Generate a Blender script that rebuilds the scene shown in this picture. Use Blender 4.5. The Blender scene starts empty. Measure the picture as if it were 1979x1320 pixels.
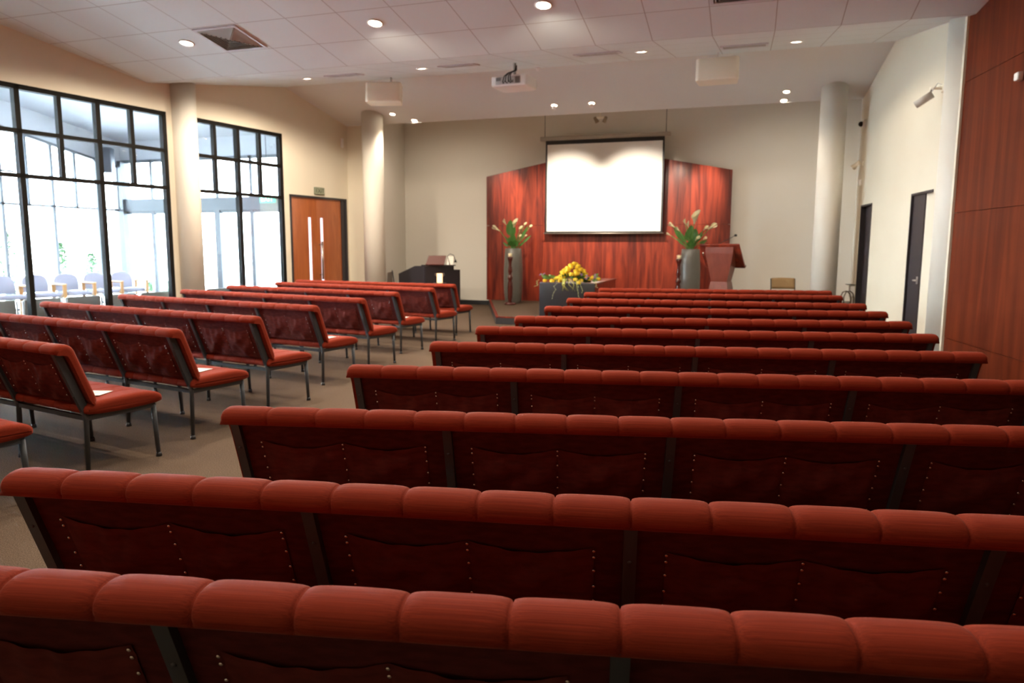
import bpy, bmesh, math, random
from mathutils import Vector, Matrix, noise
random.seed(7)
S = bpy.context.scene
COL = S.collection
PI = math.pi

# ------------------------------------------------------------------ camera
YAW, PITCH, ROLL = math.radians(18.0), math.radians(7.4), math.radians(0.2)
fw = Vector((-math.sin(YAW)*math.cos(PITCH), math.cos(YAW)*math.cos(PITCH), -math.sin(PITCH)))
rt = Vector((math.cos(YAW), math.sin(YAW), 0)); up = rt.cross(fw)
r2 = rt*math.cos(ROLL)+up*math.sin(ROLL); u2 = -rt*math.sin(ROLL)+up*math.cos(ROLL)
cd = bpy.data.cameras.new('camera'); cam = bpy.data.objects.new('camera', cd); COL.objects.link(cam)
m = Matrix((r2, u2, -fw)).transposed().to_4x4(); m.translation = Vector((0, 0, 1.45))
cam.matrix_world = m
cd.sensor_width = 36; cd.lens = 1400/1979*36; cd.clip_start = .05; cd.clip_end = 300
cd.dof.use_dof = True; cd.dof.focus_distance = 2.1; cd.dof.aperture_fstop = 5.0
S.camera = cam
# ------------------------------------------------------------------ world, exposure
S.view_settings.view_transform = 'Standard'; S.view_settings.look = 'None'
S.view_settings.exposure = 1.38; S.view_settings.gamma = 1.0; S.view_settings.use_curve_mapping = False
W = bpy.data.worlds.new('overcast_sky'); S.world = W; W.use_nodes = True
wb = W.node_tree.nodes['Background']
wb.inputs[0].default_value = (.84, .92, 1.0, 1); wb.inputs[1].default_value = 15.5
DOWN_W = 26.0; DOWN_K = 2.6; WARM = (1.0, .87, .70)

# ------------------------------------------------------------------ materials
MATS = {}
def mat(name, col, rough=.6, metal=0, **k):
    m = bpy.data.materials.new(name); m.use_nodes = True
    b = m.node_tree.nodes['Principled BSDF']
    b.inputs['Base Color'].default_value = (*col, 1); b.inputs['Roughness'].default_value = rough
    b.inputs['Metallic'].default_value = metal
    for kk, v in k.items():
        b.inputs[kk.replace('_', ' ')].default_value = v
    MATS[name] = m; return m
def N(m, t, **k):
    n = m.node_tree.nodes.new(t)
    for a, v in k.items(): setattr(n, a, v)
    return n
def L(m, a, b): m.node_tree.links.new(a, b)
def bsdf(m): return m.node_tree.nodes['Principled BSDF']
def vary(m, c1, c2, scale=(1, 1, 1), nscale=5, detail=4, bump=0, lo=.35, hi=.65, coord='Object', dist=.01):
    tc = N(m, 'ShaderNodeTexCoord'); mp = N(m, 'ShaderNodeMapping'); mp.inputs['Scale'].default_value = scale
    no = N(m, 'ShaderNodeTexNoise'); no.inputs['Scale'].default_value = nscale; no.inputs['Detail'].default_value = detail
    cr = N(m, 'ShaderNodeValToRGB'); e = cr.color_ramp.elements
    e[0].position = lo; e[0].color = (*c1, 1); e[1].position = hi; e[1].color = (*c2, 1)
    L(m, tc.outputs[coord], mp.inputs[0]); L(m, mp.outputs[0], no.inputs['Vector']); L(m, no.outputs[0], cr.inputs[0])
    L(m, cr.outputs[0], bsdf(m).inputs['Base Color'])
    if bump:
        bp = N(m, 'ShaderNodeBump'); bp.inputs['Strength'].default_value = bump; bp.inputs['Distance'].default_value = dist
        L(m, no.outputs[0], bp.inputs['Height']); L(m, bp.outputs[0], bsdf(m).inputs['Normal'])
    return no, cr

fab = mat('red_ribbed_upholstery', (.40, .06, .025), .85, Sheen_Weight=.15, Sheen_Roughness=.3, Specular_IOR_Level=.15)
bsdf(fab).inputs['Sheen Tint'].default_value = (1, .55, .45, 1)
vary(fab, (.19, .020, .008), (.29, .036, .013), (1.2, 170, 170), 2.2, 5, .35, .3, .7, dist=.002)
cloth = mat('maroon_backing_cloth', (.13, .016, .012), .9, Specular_IOR_Level=.1)
vary(cloth, (.075, .014, .012), (.11, .021, .017), (2, 6, 6), 9, 4, .3, dist=.004)
cloth2 = mat('maroon_pocket_cloth', (.11, .02, .016), .85, Specular_IOR_Level=.15)
vary(cloth2, (.095, .017, .013), (.14, .025, .018), (2, 6, 6), 9, 4, .2, dist=.003)
steel = mat('charcoal_powder_coated_steel', (.060, .070, .078), .42, .2)
rivm = mat('nickel_rivet', (.75, .7, .65), .25, 1)
wallm = mat('cream_painted_wall', (.74, .68, .58), .75)
vary(wallm, (.71, .645, .51), (.73, .665, .53), (1, 1, 1), 1.2, 3)
alcm = mat('pale_stone_painted_wall', (.74, .70, .62), .7)
ceilm = mat('smooth_painted_ceiling', (.72, .72, .70), .8)
colm = mat('cream_column_paint', (.70, .65, .56), .55)
framem = mat('dark_bronze_aluminium', (.008, .0065, .005), .7, 0, Specular_IOR_Level=.12)
lobbyframe = mat('grey_aluminium', (.09, .10, .115), .4, .3)
lobbym = mat('grey_lobby_paint', (.38, .40, .44), .8)
white = mat('white_plastic', (.86, .84, .80), .4)
creamp = mat('cream_plastic', (.90, .84, .70), .45)
black = mat('black_plastic', (.015, .015, .016), .4)
blackm = mat('dark_charcoal_laminate', (.022, .018, .022), .4)
chrome = mat('brushed_steel', (.55, .52, .48), .3, 1)
slate = mat('dark_slate_panel', (.022, .022, .025), .35)
potm = mat('grey_glazed_ceramic', (.15, .145, .125), .38, .15)
doorg = mat('dark_door_paint', (.028, .024, .028), .5)
trimd = mat('dark_grey_trim', (.03, .03, .032), .5)
paper = mat('white_paper', (.82, .78, .70), .8)
screenm = mat('white_projection_fabric', (.86, .84, .80), .9)
leafm = mat('dark_green_leaf', (.05, .15, .025), .45)
stemm = mat('green_stem', (.10, .20, .04), .5)
lilym = mat('cream_spathe', (.80, .76, .48), .5, Subsurface_Weight=.1)
yelm = mat('yellow_petal', (.88, .62, .04), .5)
candlem = mat('cream_wax', (.85, .72, .48), .5, Subsurface_Weight=.2)
lilac = mat('lilac_upholstery', (.28, .28, .355), .9)
pine = mat('pale_pine_wood', (.42, .22, .08), .5)
taupe = mat('taupe_vinyl', (.15, .13, .105), .6)
tan = mat('tan_upholstery', (.30, .19, .085), .85)
pave = mat('pale_paving', (.62, .62, .60), .9)
shrubm = mat('garden_leaf', (.03, .075, .025), .7)
def wood(name, c1, c2, rough=.3, scale=(9, 9, .55), coat=.3, ns=2.5):
    m = mat(name, c1, rough, 0, Coat_Weight=coat, Coat_Roughness=.12)
    no, cr = vary(m, c1, c2, scale, ns, 6, 0, .3, .72)
    no.inputs['Distortion'].default_value = 1.2
    return m
mahog = wood('mahogany_veneer', (.075, .009, .007), (.32, .045, .019), .30, (3.2, 3.2, .28), .45)
mahog2 = wood('reddish_brown_veneer', (.078, .0135, .0055), (.160, .029, .0088), .5, (2.2, 2.2, .16), .0)
bsdf(mahog2).inputs['Specular IOR Level'].default_value = .08
doorw = wood('orange_stained_timber', (.30, .075, .018), (.42, .12, .03), .35, (5, 5, .5), .3)
darkw = wood('dark_turned_mahogany', (.05, .010, .008), (.10, .018, .012), .25, (9, 9, 1), .6)
lectw = wood('red_brown_timber', (.15, .030, .016), (.22, .05, .025), .3, (3, 3, 1), .3)
def emis(name, col, s):
    m = bpy.data.materials.new(name); m.use_nodes = True; b = bsdf(m)
    b.inputs['Base Color'].default_value = (*col, 1); b.inputs['Emission Color'].default_value = (*col, 1)
    b.inputs['Emission Strength'].default_value = s; MATS[name] = m; return m
bulb = emis('warm_lamp_glass', (1, .86, .66), 14)
glow = emis('candle_lit_glass', (1, .55, .25), 1.1)
exitg = emis('green_exit_panel', (.02, .42, .25), .8)
exitw = emis('exit_lettering', (.8, 1, .9), 1.2)
# window glass: a clear pane with a weak reflection
gl = bpy.data.materials.new('clear_window_glass'); gl.use_nodes = True
nt = gl.node_tree; nt.nodes.remove(bsdf(gl)); out = nt.nodes['Material Output']
tr = nt.nodes.new('ShaderNodeBsdfTransparent'); tr.inputs[0].default_value = (.93, .96, .97, 1)
gs = nt.nodes.new('ShaderNodeBsdfGlossy'); gs.inputs['Roughness'].default_value = .02
mx = nt.nodes.new('ShaderNodeMixShader'); fr = nt.nodes.new('ShaderNodeFresnel'); fr.inputs[0].default_value = 1.35
nt.links.new(fr.outputs[0], mx.inputs[0]); nt.links.new(tr.outputs[0], mx.inputs[1]); nt.links.new(gs.outputs[0], mx.inputs[2]); nt.links.new(mx.outputs[0], out.inputs[0])
frost = mat('frosted_glass_with_glow', (.8, .78, .85), .6, Emission_Strength=.55); bsdf(frost).inputs['Emission Color'].default_value = (.85, .82, 1, 1)  # door slot glass: emission stands in for light shining through
# carpet
carpet = mat('brown_loop_carpet', (.15, .12, .10), .95, Specular_IOR_Level=.05)
no, cr = vary(carpet, (.074, .051, .036), (.19, .133, .094), (1, 1, 1), 160, 4, .5, .35, .68, dist=.004)
# tiled ceiling : fine dark joints every 0.733 m by 0.745 m
tile = mat('acoustic_ceiling_tile', (.72, .785, .80), .85)
tc = N(tile, 'ShaderNodeTexCoord'); sp = N(tile, 'ShaderNodeSeparateXYZ'); L(tile, tc.outputs['Object'], sp.inputs[0])
def joint(out, off, period, w=.011):
    a = N(tile, 'ShaderNodeMath', operation='SUBTRACT'); L(tile, out, a.inputs[0]); a.inputs[1].default_value = off
    b = N(tile, 'ShaderNodeMath', operation='PINGPONG'); L(tile, a.outputs[0], b.inputs[0]); b.inputs[1].default_value = period/2
    c = N(tile, 'ShaderNodeMath', operation='LESS_THAN'); L(tile, b.outputs[0], c.inputs[0]); c.inputs[1].default_value = w/2
    return c.outputs[0]
jx = joint(sp.outputs[0], -4.22, .733); jy = joint(sp.outputs[1], 9.7, .748)
mxm = N(tile, 'ShaderNodeMath', operation='MAXIMUM'); L(tile, jx, mxm.inputs[0]); L(tile, jy, mxm.inputs[1])
mc = N(tile, 'ShaderNodeMix', data_type='RGBA'); L(tile, mxm.outputs[0], mc.inputs[0])
mc.inputs[6].default_value = (.72, .785, .80, 1); mc.inputs[7].default_value = (.42, .41, .40, 1)
L(tile, mc.outputs[2], bsdf(tile).inputs['Base Color'])

# ------------------------------------------------------------------ mesh helpers
class MB:
    def __init__(s): s.v = []; s.f = []; s.sm = []
    def add(s, vs, fs, smooth=False, M=None):
        o = len(s.v)
        s.v += [tuple(M @ Vector(p)) if M else tuple(p) for p in vs]
        s.f += [tuple(i+o for i in f) for f in fs]; s.sm += [smooth]*len(fs); return s
    def box(s, x0, x1, y0, y1, z0, z1, M=None):
        v = [(x0,y0,z0),(x1,y0,z0),(x1,y1,z0),(x0,y1,z0),(x0,y0,z1),(x1,y0,z1),(x1,y1,z1),(x0,y1,z1)]
        return s.add(v, [(0,3,2,1),(4,5,6,7),(0,1,5,4),(1,2,6,5),(2,3,7,6),(3,0,4,7)], False, M)
    def rbox(s, x0, x1, y0, y1, z0, z1, r=.01, seg=3, M=None):
        bm = bmesh.new(); bmesh.ops.create_cube(bm, size=1)
        for v in bm.verts: v.co = Vector(((x0+x1)/2+v.co.x*(x1-x0), (y0+y1)/2+v.co.y*(y1-y0), (z0+z1)/2+v.co.z*(z1-z0)))
        bmesh.ops.bevel(bm, geom=bm.edges[:], offset=r, segments=seg, affect='EDGES', profile=.5)
        bm.verts.ensure_lookup_table()
        s.add([v.co[:] for v in bm.verts], [[v.index for v in f.verts] for f in bm.faces], True, M); bm.free(); return s
    def prism(s, poly, a0, a1, axis='x', M=None, smooth=False):
        # poly: 2D points in the two other axes
        def P(p, a): return {'x': (a, p[0], p[1]), 'y': (p[0], a, p[1]), 'z': (p[0], p[1], a)}[axis]
        n = len(poly); v = [P(p, a0) for p in poly]+[P(p, a1) for p in poly]
        s.add(v, [(i, (i+1) % n, n+(i+1) % n, n+i) for i in range(n)], smooth, M)
        s.add(v, [tuple(range(n))[::-1], tuple(range(n, 2*n))], False, M); return s
    def tube(s, pts, r, n=10, M=None, cap=True):
        pts = [Vector(p) for p in pts]; rs = r if isinstance(r, (list, tuple)) else [r]*len(pts)
        vs = []; ref = None
        for i, p in enumerate(pts):
            d = (pts[min(i+1, len(pts)-1)]-pts[max(i-1, 0)]).normalized()
            if ref is None: ref = Vector((0, 0, 1)) if abs(d.z) < .9 else Vector((1, 0, 0))
            a = (ref-d*ref.dot(d)).normalized(); b = d.cross(a); ref = a
            for k in range(n):
                t = 2*PI*k/n; vs.append(tuple(p+(a*math.cos(t)+b*math.sin(t))*rs[i]))
        fs = [(i*n+k, i*n+(k+1) % n, (i+1)*n+(k+1) % n, (i+1)*n+k) for i in range(len(pts)-1) for k in range(n)]
        s.add(vs, fs, True, M)
        if cap: s.add(vs, [tuple(range(n))[::-1], tuple(range(len(vs)-n, len(vs)))], False, M)
        return s
    def lathe(s, prof, n=24, c=(0, 0, 0), M=None):
        vs = []; 
        for r, z in prof:
            for k in range(n):
                t = 2*PI*k/n; vs.append((c[0]+r*math.cos(t), c[1]+r*math.sin(t), c[2]+z))
        fs = [(i*n+k, i*n+(k+1) % n, (i+1)*n+(k+1) % n, (i+1)*n+k) for i in range(len(prof)-1) for k in range(n)]
        s.add(vs, fs, True, M)
        if prof[0][0] > 1e-4: s.add(vs[:n], [tuple(range(n))[::-1]], False, M)
        if prof[-1][0] > 1e-4: s.add(vs[-n:], [tuple(range(n))], False, M)
        return s
    def sphere(s, c, r, n=10, sc=(1, 1, 1), M=None):
        prof = [(r*math.sin(PI*i/n)*1.0, -r*math.cos(PI*i/n)) for i in range(n+1)]
        vs = []; q = n+2
        for a, z in prof:
            for k in range(q):
                t = 2*PI*k/q; vs.append((c[0]+a*math.cos(t)*sc[0], c[1]+a*math.sin(t)*sc[1], c[2]+z*sc[2]))
        return s.add(vs, [(i*q+k, i*q+(k+1) % q, (i+1)*q+(k+1) % q, (i+1)*q+k) for i in range(n) for k in range(q)], True, M)
    def mesh(s, name, ma):
        me = bpy.data.meshes.new(name); me.from_pydata(s.v, [], s.f)
        me.polygons.foreach_set('use_smooth', s.sm); me.materials.append(ma); me.validate(); me.update()
        bm = bmesh.new(); bm.from_mesh(me); bmesh.ops.remove_doubles(bm, verts=bm.verts, dist=1e-5)
        bmesh.ops.recalc_face_normals(bm, faces=bm.faces); bm.to_mesh(me); bm.free()
        return me
    def build(s, name, ma, parent=None, **k):
        return link(name, s.mesh(name, ma), parent, **k)
def link(name, me, parent=None, label=None, cat=None, group=None, kind=None, loc=None):
    o = bpy.data.objects.new(name, me); COL.objects.link(o)
    if parent: o.parent = parent
    if loc is not None: o.location = loc
    for k, v in (('label', label), ('category', cat), ('group', group), ('kind', kind)):
        if v: o[k] = v
    return o
def thing(name, label, cat, loc=(0, 0, 0), rz=0, group=None):
    o = link(name, None, None, label, cat, group, loc=loc); o.rotation_euler = (0, 0, rz); o.empty_display_size = .1; return o
def struct(mb, name, ma, parent=None): return mb.build(name, ma, parent, kind=None if parent else 'structure')
def kids(o): return [c for c in ALLK.get(o.name, [])]
def copy_tree(o, parent=None):
    c = o.copy(); COL.objects.link(c); c.parent = parent
    for k in list(o.children): copy_tree(k, c)
    return c
def frame(o, d):      # matrix: local x along d (horizontal), y = left-hand perpendicular, origin o
    d = Vector((d[0], d[1], 0)).normalized(); n = Vector((-d.y, d.x, 0))
    M = Matrix((d, n, Vector((0, 0, 1)))).transposed().to_4x4(); M.translation = Vector(o); return M
def text(body, size, ma, parent, M, depth=.002, name='lettering'):
    cu = bpy.data.curves.new(name, 'FONT'); cu.body = body; cu.size = size; cu.extrude = depth; cu.align_x = 'CENTER'; cu.align_y = 'CENTER'
    t = bpy.data.objects.new(name+'_curve', cu); COL.objects.link(t)
    me = bpy.data.meshes.new_from_object(t.evaluated_get(bpy.context.evaluated_depsgraph_get()))
    bpy.data.objects.remove(t); me.transform(M); me.materials.clear(); me.materials.append(ma)
    return link(name, me, parent)

# ------------------------------------------------------------------ room frame
P0 = Vector((-9.30, 10.01, 0)); dL = Vector((.1625, .9867, 0)).normalized()       # window wall
LW = lambda t: P0+dL*t
ML = frame(P0, dL)             # local x runs along the wall, +y points out to the lobby
R0 = Vector((2.21, 10.25, 0)); dR = Vector((-.0977, .9952, 0)).normalized()       # cream wall on the right
MR = frame(R0, dR)             # +y points into the room
Q0 = Vector((2.27, 9.9, 0)); dW = Vector((.13, -.99, 0)).normalized()             # timber wall, running back past the camera
MW = frame(Q0, dW)             # +y points away from the room
Y1, Z1, Y2, Z2, Y3, Z3 = 9.7, 4.06, 12.7, 4.57, 14.5, 4.08
SA = .16
YB = -3.5                       # wall behind the camera
def zc(y): return Z1+(Y1-y)*SA if y < Y1 else (Z1+(y-Y1)*.17 if y < Y2 else Z2-(y-Y2)*(Z2-Z3)/(Y3-Y2))
def quad(mb, a, b, c, d): mb.add([a, b, c, d], [(0, 1, 2, 3)])
# floor
mb = MB(); mb.box(-13.5, 4.9, YB-.2, 17.5, -.12, 0); struct(mb, 'floor', carpet)
# hall ceiling, three folds
def slab(poly, name, ma, th=.12):
    n = len(poly); v = [tuple(p) for p in poly]+[(p[0], p[1], p[2]+th) for p in poly]
    mb = MB(); mb.add(v, [tuple(range(n)), tuple(range(n, 2*n))]+[(i, (i+1) % n, n+(i+1) % n, n+i) for i in range(n)]); return struct(mb, name, ma)
slab([(-11.8, YB, zc(YB)), (4.3, YB, zc(YB)), (2.45, Y1, Z1), (-9.5, Y1, Z1)], 'ceiling', tile)
slab([(-9.5, Y1, Z1), (2.45, Y1, Z1), (2.1, Y2, Z2), (-9.05, Y2, Z2)], 'ceiling', tile)
slab([(-9.05, Y2, Z2), (2.1, Y2, Z2), (1.92, Y3, Z3), (-8.75, Y3, Z3)], 'ceiling', ceilm)
mb = MB(); mb.box(-9.3, 3.0, Y3-.10, 17.5, 5.1, 5.2); struct(mb, 'ceiling', alcm)
# fascia above the edge of the ceiling, in the stage recess
mb = MB(); mb.box(-9.2, 2.4, Y3-.13, Y3-.01, Z3+.14, 5.1); struct(mb, 'trim_1', alcm)
# back wall and the splayed side walls of the recess
mb = MB(); mb.box(-9.0, 2.7, 17.3, 17.45, 0, 5.1); struct(mb, 'wall_back', alcm)
mb = MB(); d = Vector((-8.55+7.9, 17.3-14.5, 0)); M = frame((-7.9, 14.5, 0), d); mb.box(0, d.length, 0, .12, 0, 5.1, M); struct(mb, 'wall_left', alcm)
mb = MB(); d = Vector((2.12-1.80, 17.3-14.5, 0)); M = frame((1.80, 14.5, 0), d); mb.box(0, d.length, -.12, 0, 0, 5.1, M); struct(mb, 'wall_right', alcm)
mb = MB(); mb.box(-8.6, -7.9, 14.5, 14.62, 0, Z3+.6); struct(mb, 'wall_left', wallm)
# baseboard of the back wall
mb = MB(); mb.box(-8.5, -6.1, 17.28, 17.3, 0, .11); struct(mb, 'baseboard_back', trimd)
mb = MB(); mb.box(.6, 2.1, 17.28, 17.3, 0, .11); struct(mb, 'baseboard_back', trimd)

# left wall: pieces around two windows and the double door (x along the wall, y outwards)
T = .16
def topz(t): return zc((LW(t)).y)+.02
def wallpiece(mb, t0, t1, z0, z1=None):
    # z1 None -> follow the folded ceiling
    if z1 is not None: mb.box(t0, t1, 0, T, z0, z1, ML); return
    ts = [t0]+[tt for tt in ((Y1-P0.y)/dL.y, (Y2-P0.y)/dL.y) if t0 < tt < t1]+[t1]
    mb.prism([(t0, z0), (t1, z0)]+[(t, topz(t)) for t in ts[::-1]], 0, T, 'y', ML)
mb = MB()
wallpiece(mb, -14.4, -5.86, 0); wallpiece(mb, -5.86, 0.0, 3.66); wallpiece(mb, 0, .44, 0); wallpiece(mb, .44, 2.60, 3.66)
wallpiece(mb, 2.60, 2.74, 0); wallpiece(mb, 2.74, 4.48, 2.5); wallpiece(mb, 4.48, 4.58, 0)
struct(mb, 'wall_left', wallm)
# windows: dark mullions and clear panes
def window(name, majors, minors, ztop=3.66, trans=(3.03, 2.42)):
    t0, t1 = majors[0], majors[-1]
    mb = MB()
    for t in majors: mb.box(t-.035, t+.035, .0, .095, 0, ztop, ML)
    for t in minors: mb.box(t-.03, t+.03, .005, .085, trans[-1], ztop-.03, ML)
    for z in (ztop-.04, *trans): mb.box(t0, t1, .0, .11, z-.028, z+.028 if z != ztop-.04 else ztop, ML)
    mb.box(t0, t1, 0, .11, 0, .08, ML)
    w = struct(mb, name, framem)
    allt = sorted(majors+minors)
    for i in range(len(majors)-1):
        a, b = majors[i]+.02, majors[i+1]-.02
        g = MB(); g.box(a, b, .045, .055, .08, trans[-1]-.028, ML); g.build('pane', gl, w)
    for i in range(len(allt)-1):
        a, b = allt[i]+.012, allt[i+1]-.012
        g = MB(); g.box(a, b, .045, .055, trans[1]+.01, trans[0]-.01, ML); g.build('pane', gl, w)
        g = MB(); g.box(a, b, .045, .055, trans[0]+.03, ztop-.05, ML); g.build('pane', gl, w)
    return w
window('window_1', [-5.82, -4.66, -3.50, -2.34, -1.18, -.035], [-5.24, -4.08, -2.92, -1.76, -.62])
window('window_2', [.475, 1.50, 2.565], [.98, 2.03])
# double door
def leaf(a, b, hinge):
    mb = MB()
    sl0, sl1 = (b-.25, b-.165) if hinge == 'l' else (a+.105, a+.19)
    for x0, x1, z0, z1 in ((a, sl0, 0, 2.46), (sl1, b, 0, 2.46), (sl0, sl1, 0, .22), (sl0, sl1, 2.06, 2.46)): mb.box(x0, x1, .03, .075, z0, z1, ML)
    d = mb.build('door_leaf', doorw, door)
    g = MB(); g.box(sl0, sl1, .045, .058, .22, 2.06, ML); g.build('glass_slot', frost, d)
    hx = a+.05
    if hinge == 'r':
        h = MB(); h.tube([(hx, -.055, .76), (hx, -.055, 1.56)], .021, 12, ML)
        for z in (.86, 1.50): h.tube([(hx, -.055, z), (hx, .03, z)], .010, 8, ML)
        h.build('pull_handle', chrome, d)
mb = MB(); mb.box(2.74, 2.79, -.012, T, 0, 2.5, ML); mb.box(4.43, 4.48, -.012, T, 0, 2.5, ML); mb.box(2.74, 4.48, -.012, T, 2.46, 2.5, ML)
mb.box(4.31, 4.43, .01, .07, 0, 2.46, ML)
door = struct(mb, 'door_1', doorg)
leaf(2.79, 3.545, 'l'); leaf(3.55, 4.31, 'r')
# lit corridor beyond the double door is closed off by the lobby; exit sign above the door
M = ML @ Matrix.Translation((3.60, -.002, 2.615))
ex = thing('exit_sign', 'small grey green EXIT sign above the orange double doors', 'sign')
mb = MB(); mb.rbox(-.15, .15, -.03, 0, -.075, .075, .006, 2, M); mb.build('sign_case', mat('sage_plastic', (.16, .18, .12), .5), ex)
mb = MB(); mb.box(-.135, .135, -.033, -.0305, -.06, .06, M); mb.build('sign_face', mat('pale_sage_face', (.36, .38, .26), .5), ex)
text('EXIT', .125, mat('dark_lettering', (.05, .06, .04), .5), ex, M @ Matrix.Translation((0, -.036, 0)) @ Matrix.Rotation(PI/2, 4, 'X'))
# right wall (x towards the stage, y into the room)
RT = .14
def rtop(t): return zc((R0+dR*t).y)+.02
mb = MB()
def rpiece(t0, t1, z0, z1=None):
    if z1 is not None: mb.box(t0, t1, -RT, 0, z0, z1, MR); return
    ts = [t0]+[tt for tt in ((Y1-R0.y)/dR.y, (Y2-R0.y)/dR.y) if t0 < tt < t1]+[t1]
    mb.prism([(t0, z0), (t1, z0)]+[(t, rtop(t)) for t in ts[::-1]], -RT, 0, 'y', MR)
rpiece(-.4, .28, 0); rpiece(.28, 1.15, 2.2); rpiece(1.15, 3.19, 0); rpiece(3.19, 3.92, 2.2); rpiece(3.92, 4.3, 0)
struct(mb, 'wall_right', wallm)
def rdoor(t0, t1, name, side):
    mb = MB()
    if not side: mb.box(t0, t0+.03, -RT, .008, 0, 2.2, MR)
    mb.box(t1-.03, t1, -RT, .008, 0, 2.2, MR); mb.box(t0, t1, -RT, .008, 2.17, 2.2, MR)
    w = struct(mb, name, doorg)
    if side:      # open: the leaf is swung away, seen from the side through the doorway
        mb = MB(); mb.box(t0+.36, t1-.03, -.06, -.02, 0, 2.17, MR); lf = mb.build('door_leaf', doorg, w)
        mb = MB(); mb.box(t0, t0+.355, -.06, -.035, 0, 2.17, MR); mb.build('side_panel', wallm, w)
        hx = t0+.44; mb = MB(); mb.tube([(hx, -.02, 1.03), (hx, .035, 1.03), (hx-.10, .035, 1.03)], .010, 8, MR); mb.rbox(hx-.025, hx+.025, -.024, -.012, .98, 1.08, .004, 2, MR); mb.build('door_handle', chrome, lf)
        return
    else:
        mb = MB(); mb.box(t0+.03, t1-.03, -.11, -.07, 0, 2.17, MR); lf = mb.build('door_leaf', doorg, w)
        hx = t0+.10
    mb = MB(); mb.tube([(hx, -.07, 1.03), (hx, -.02, 1.03), (hx-.09, -.02, 1.03)], .010, 8, MR)
    mb.rbox(hx-.025, hx+.025, -.074, -.064, .98, 1.08, .004, 2, MR); mb.build('door_handle', chrome, lf)
rdoor(.28, 1.15, 'door_2', True); rdoor(3.19, 3.92, 'door_3', False)
# timber wall to the right of the camera, with joints
WL = 13.6
mb = MB()
zj = [0, .39, 1.87, 3.35, 6.4]
xj = [0, 2.35, 4.7, 7.05, 9.4, 11.75, WL]
mb.box(-.38, WL, .03, .15, 0, 6.3, MW); struct(mb, 'wall_right', mahog2)
mb = MB()
for i in range(len(xj)-1):
    for k in range(len(zj)-1):
        a, b = xj[i]+.003, xj[i+1]-.003
        if zj[k+1] < 6: mb.box(a, b, 0, .03, zj[k]+.003, zj[k+1]-.003, MW)
        else:
            za = zc((Q0+dW*a).y)-.004; zb = zc((Q0+dW*b).y)-.004
            mb.prism([(a, zj[k]+.003), (b, zj[k]+.003), (b, zb), (a, za)], 0, .03, 'y', MW)
struct(mb, 'trim_2', mahog2)
mb = MB(); mb.box(-13.4, 5.0, YB-.15, YB, 0, 6.4); struct(mb, 'wall_front', wallm)
# columns
def column(x, y, r, lab, ztop):
    mb = MB(); mb.lathe([(r, 0), (r, ztop)], 40, (x, y, 0)); mb.build('round_column', colm, label=lab, cat='column')
column(-9.20, 10.30, .205, 'round cream column between the two dark framed windows', 4.16)
column(-7.68, 14.05, .225, 'round cream column left of the stage beside the organ', 4.26)
column(1.28, 14.05, .215, 'round cream column right of the stage behind the brown chair', 4.26)
column(2.38, 10.12, .255, 'pale round pilaster column where cream wall meets timber wall', 4.16)

# ------------------------------------------------------------------ stage
ZS = .15
mb = MB(); poly = [(-4.53, 12.95), (-.1, 12.95), (.25, 17.28), (-6.24, 17.28)]
mb.prism([(a*1.0, b) for a, b in poly], 0, ZS-.02, 'z'); st = mb.build('stage_platform', trimd, label='low carpeted stage platform in front of the timber feature panel', cat='stage')
mb = MB(); mb.prism(poly, ZS-.02, ZS-.004, 'z'); mb.build('carpet_top', carpet, st)
mb = MB(); e = [Vector((*poly[3], ZS-.012)), Vector((*poly[0], ZS-.012)), Vector((*poly[1], ZS-.012))]
M = frame(e[1], e[0]-e[1]); mb.box(0, (e[0]-e[1]).length, -.05, .004, -.012, .012, M)
mb.box(poly[0][0], poly[1][0], poly[0][1]-.004, poly[0][1]+.03, ZS-.024, ZS, None); mb.build('nosing', mahog, st)
# timber feature panel, a gable outline standing just in front of the wall
xl, xr, xc, zl, zp = -6.22, -.43, -3.325, 3.17, 3.73
fp = thing('feature_panel', 'tall gabled mahogany feature panel behind the projection screen', 'panel', (xc, 17.1, ZS))
def ztop(x): return zl+(zp-zl)*(1-abs(x-xc)/(xr-xc))
xs = [xl, -4.78, xc, -1.87, xr]
zs = [ZS, 1.98, None]
for i in range(4):
    a, b = xs[i]+.002-xc, xs[i+1]-.002-xc
    for z0, z1 in ((0, 1.98-ZS-.003), (1.98-ZS+.003, None)):
        mb = MB()
        if z1: mb.box(a, b, -.03, .04, z0, z1)
        else: mb.prism([(a, z0), (b, z0), (b, ztop(b+xc)-ZS), (a, ztop(a+xc)-ZS)], -.03, .04, 'y')
        mb.build('veneer_sheet', mahog, fp)
mb = MB(); mb.prism([(xl+.05-xc, 0), (xr-.05-xc, 0), (xr-.05-xc, zl-.3), (0, zp-.3), (xl+.05-xc, zl-.3)], .045, .12, 'y'); mb.build('backing_frame', darkw, fp)
# projection screen
sc = thing('projection_screen', 'large white pull-down projection screen with black border', 'screen', (-3.28, 16.85, 0))
mb = MB(); mb.rbox(-1.51, 1.51, -.05, .05, 3.925, 4.02, .02, 3); mb.build('screen_case', mat('silver_case', (.42, .38, .33), .35, .4), sc)
mb = MB(); mb.box(-1.375, 1.375, -.004, .0, 1.79, 3.93); mb.build('black_border', black, sc)
mb = MB(); mb.box(-1.335, 1.335, -.0065, -.0045, 1.83, 3.835); mb.build('screen_surface', screenm, sc)
mb = MB(); mb.tube([(-1.41, -.002, 1.782), (1.41, -.002, 1.782)], .014, 10); mb.build('bottom_bar', mat('dull_bar', (.3, .26, .22), .4, .6), sc)
for x in (-1.40, 1.40):
    mb = MB(); mb.tube([(x, 0, 4.01), (x, 0, 5.1)], .006, 6); mb.build('suspension_cable', black, sc)

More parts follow.
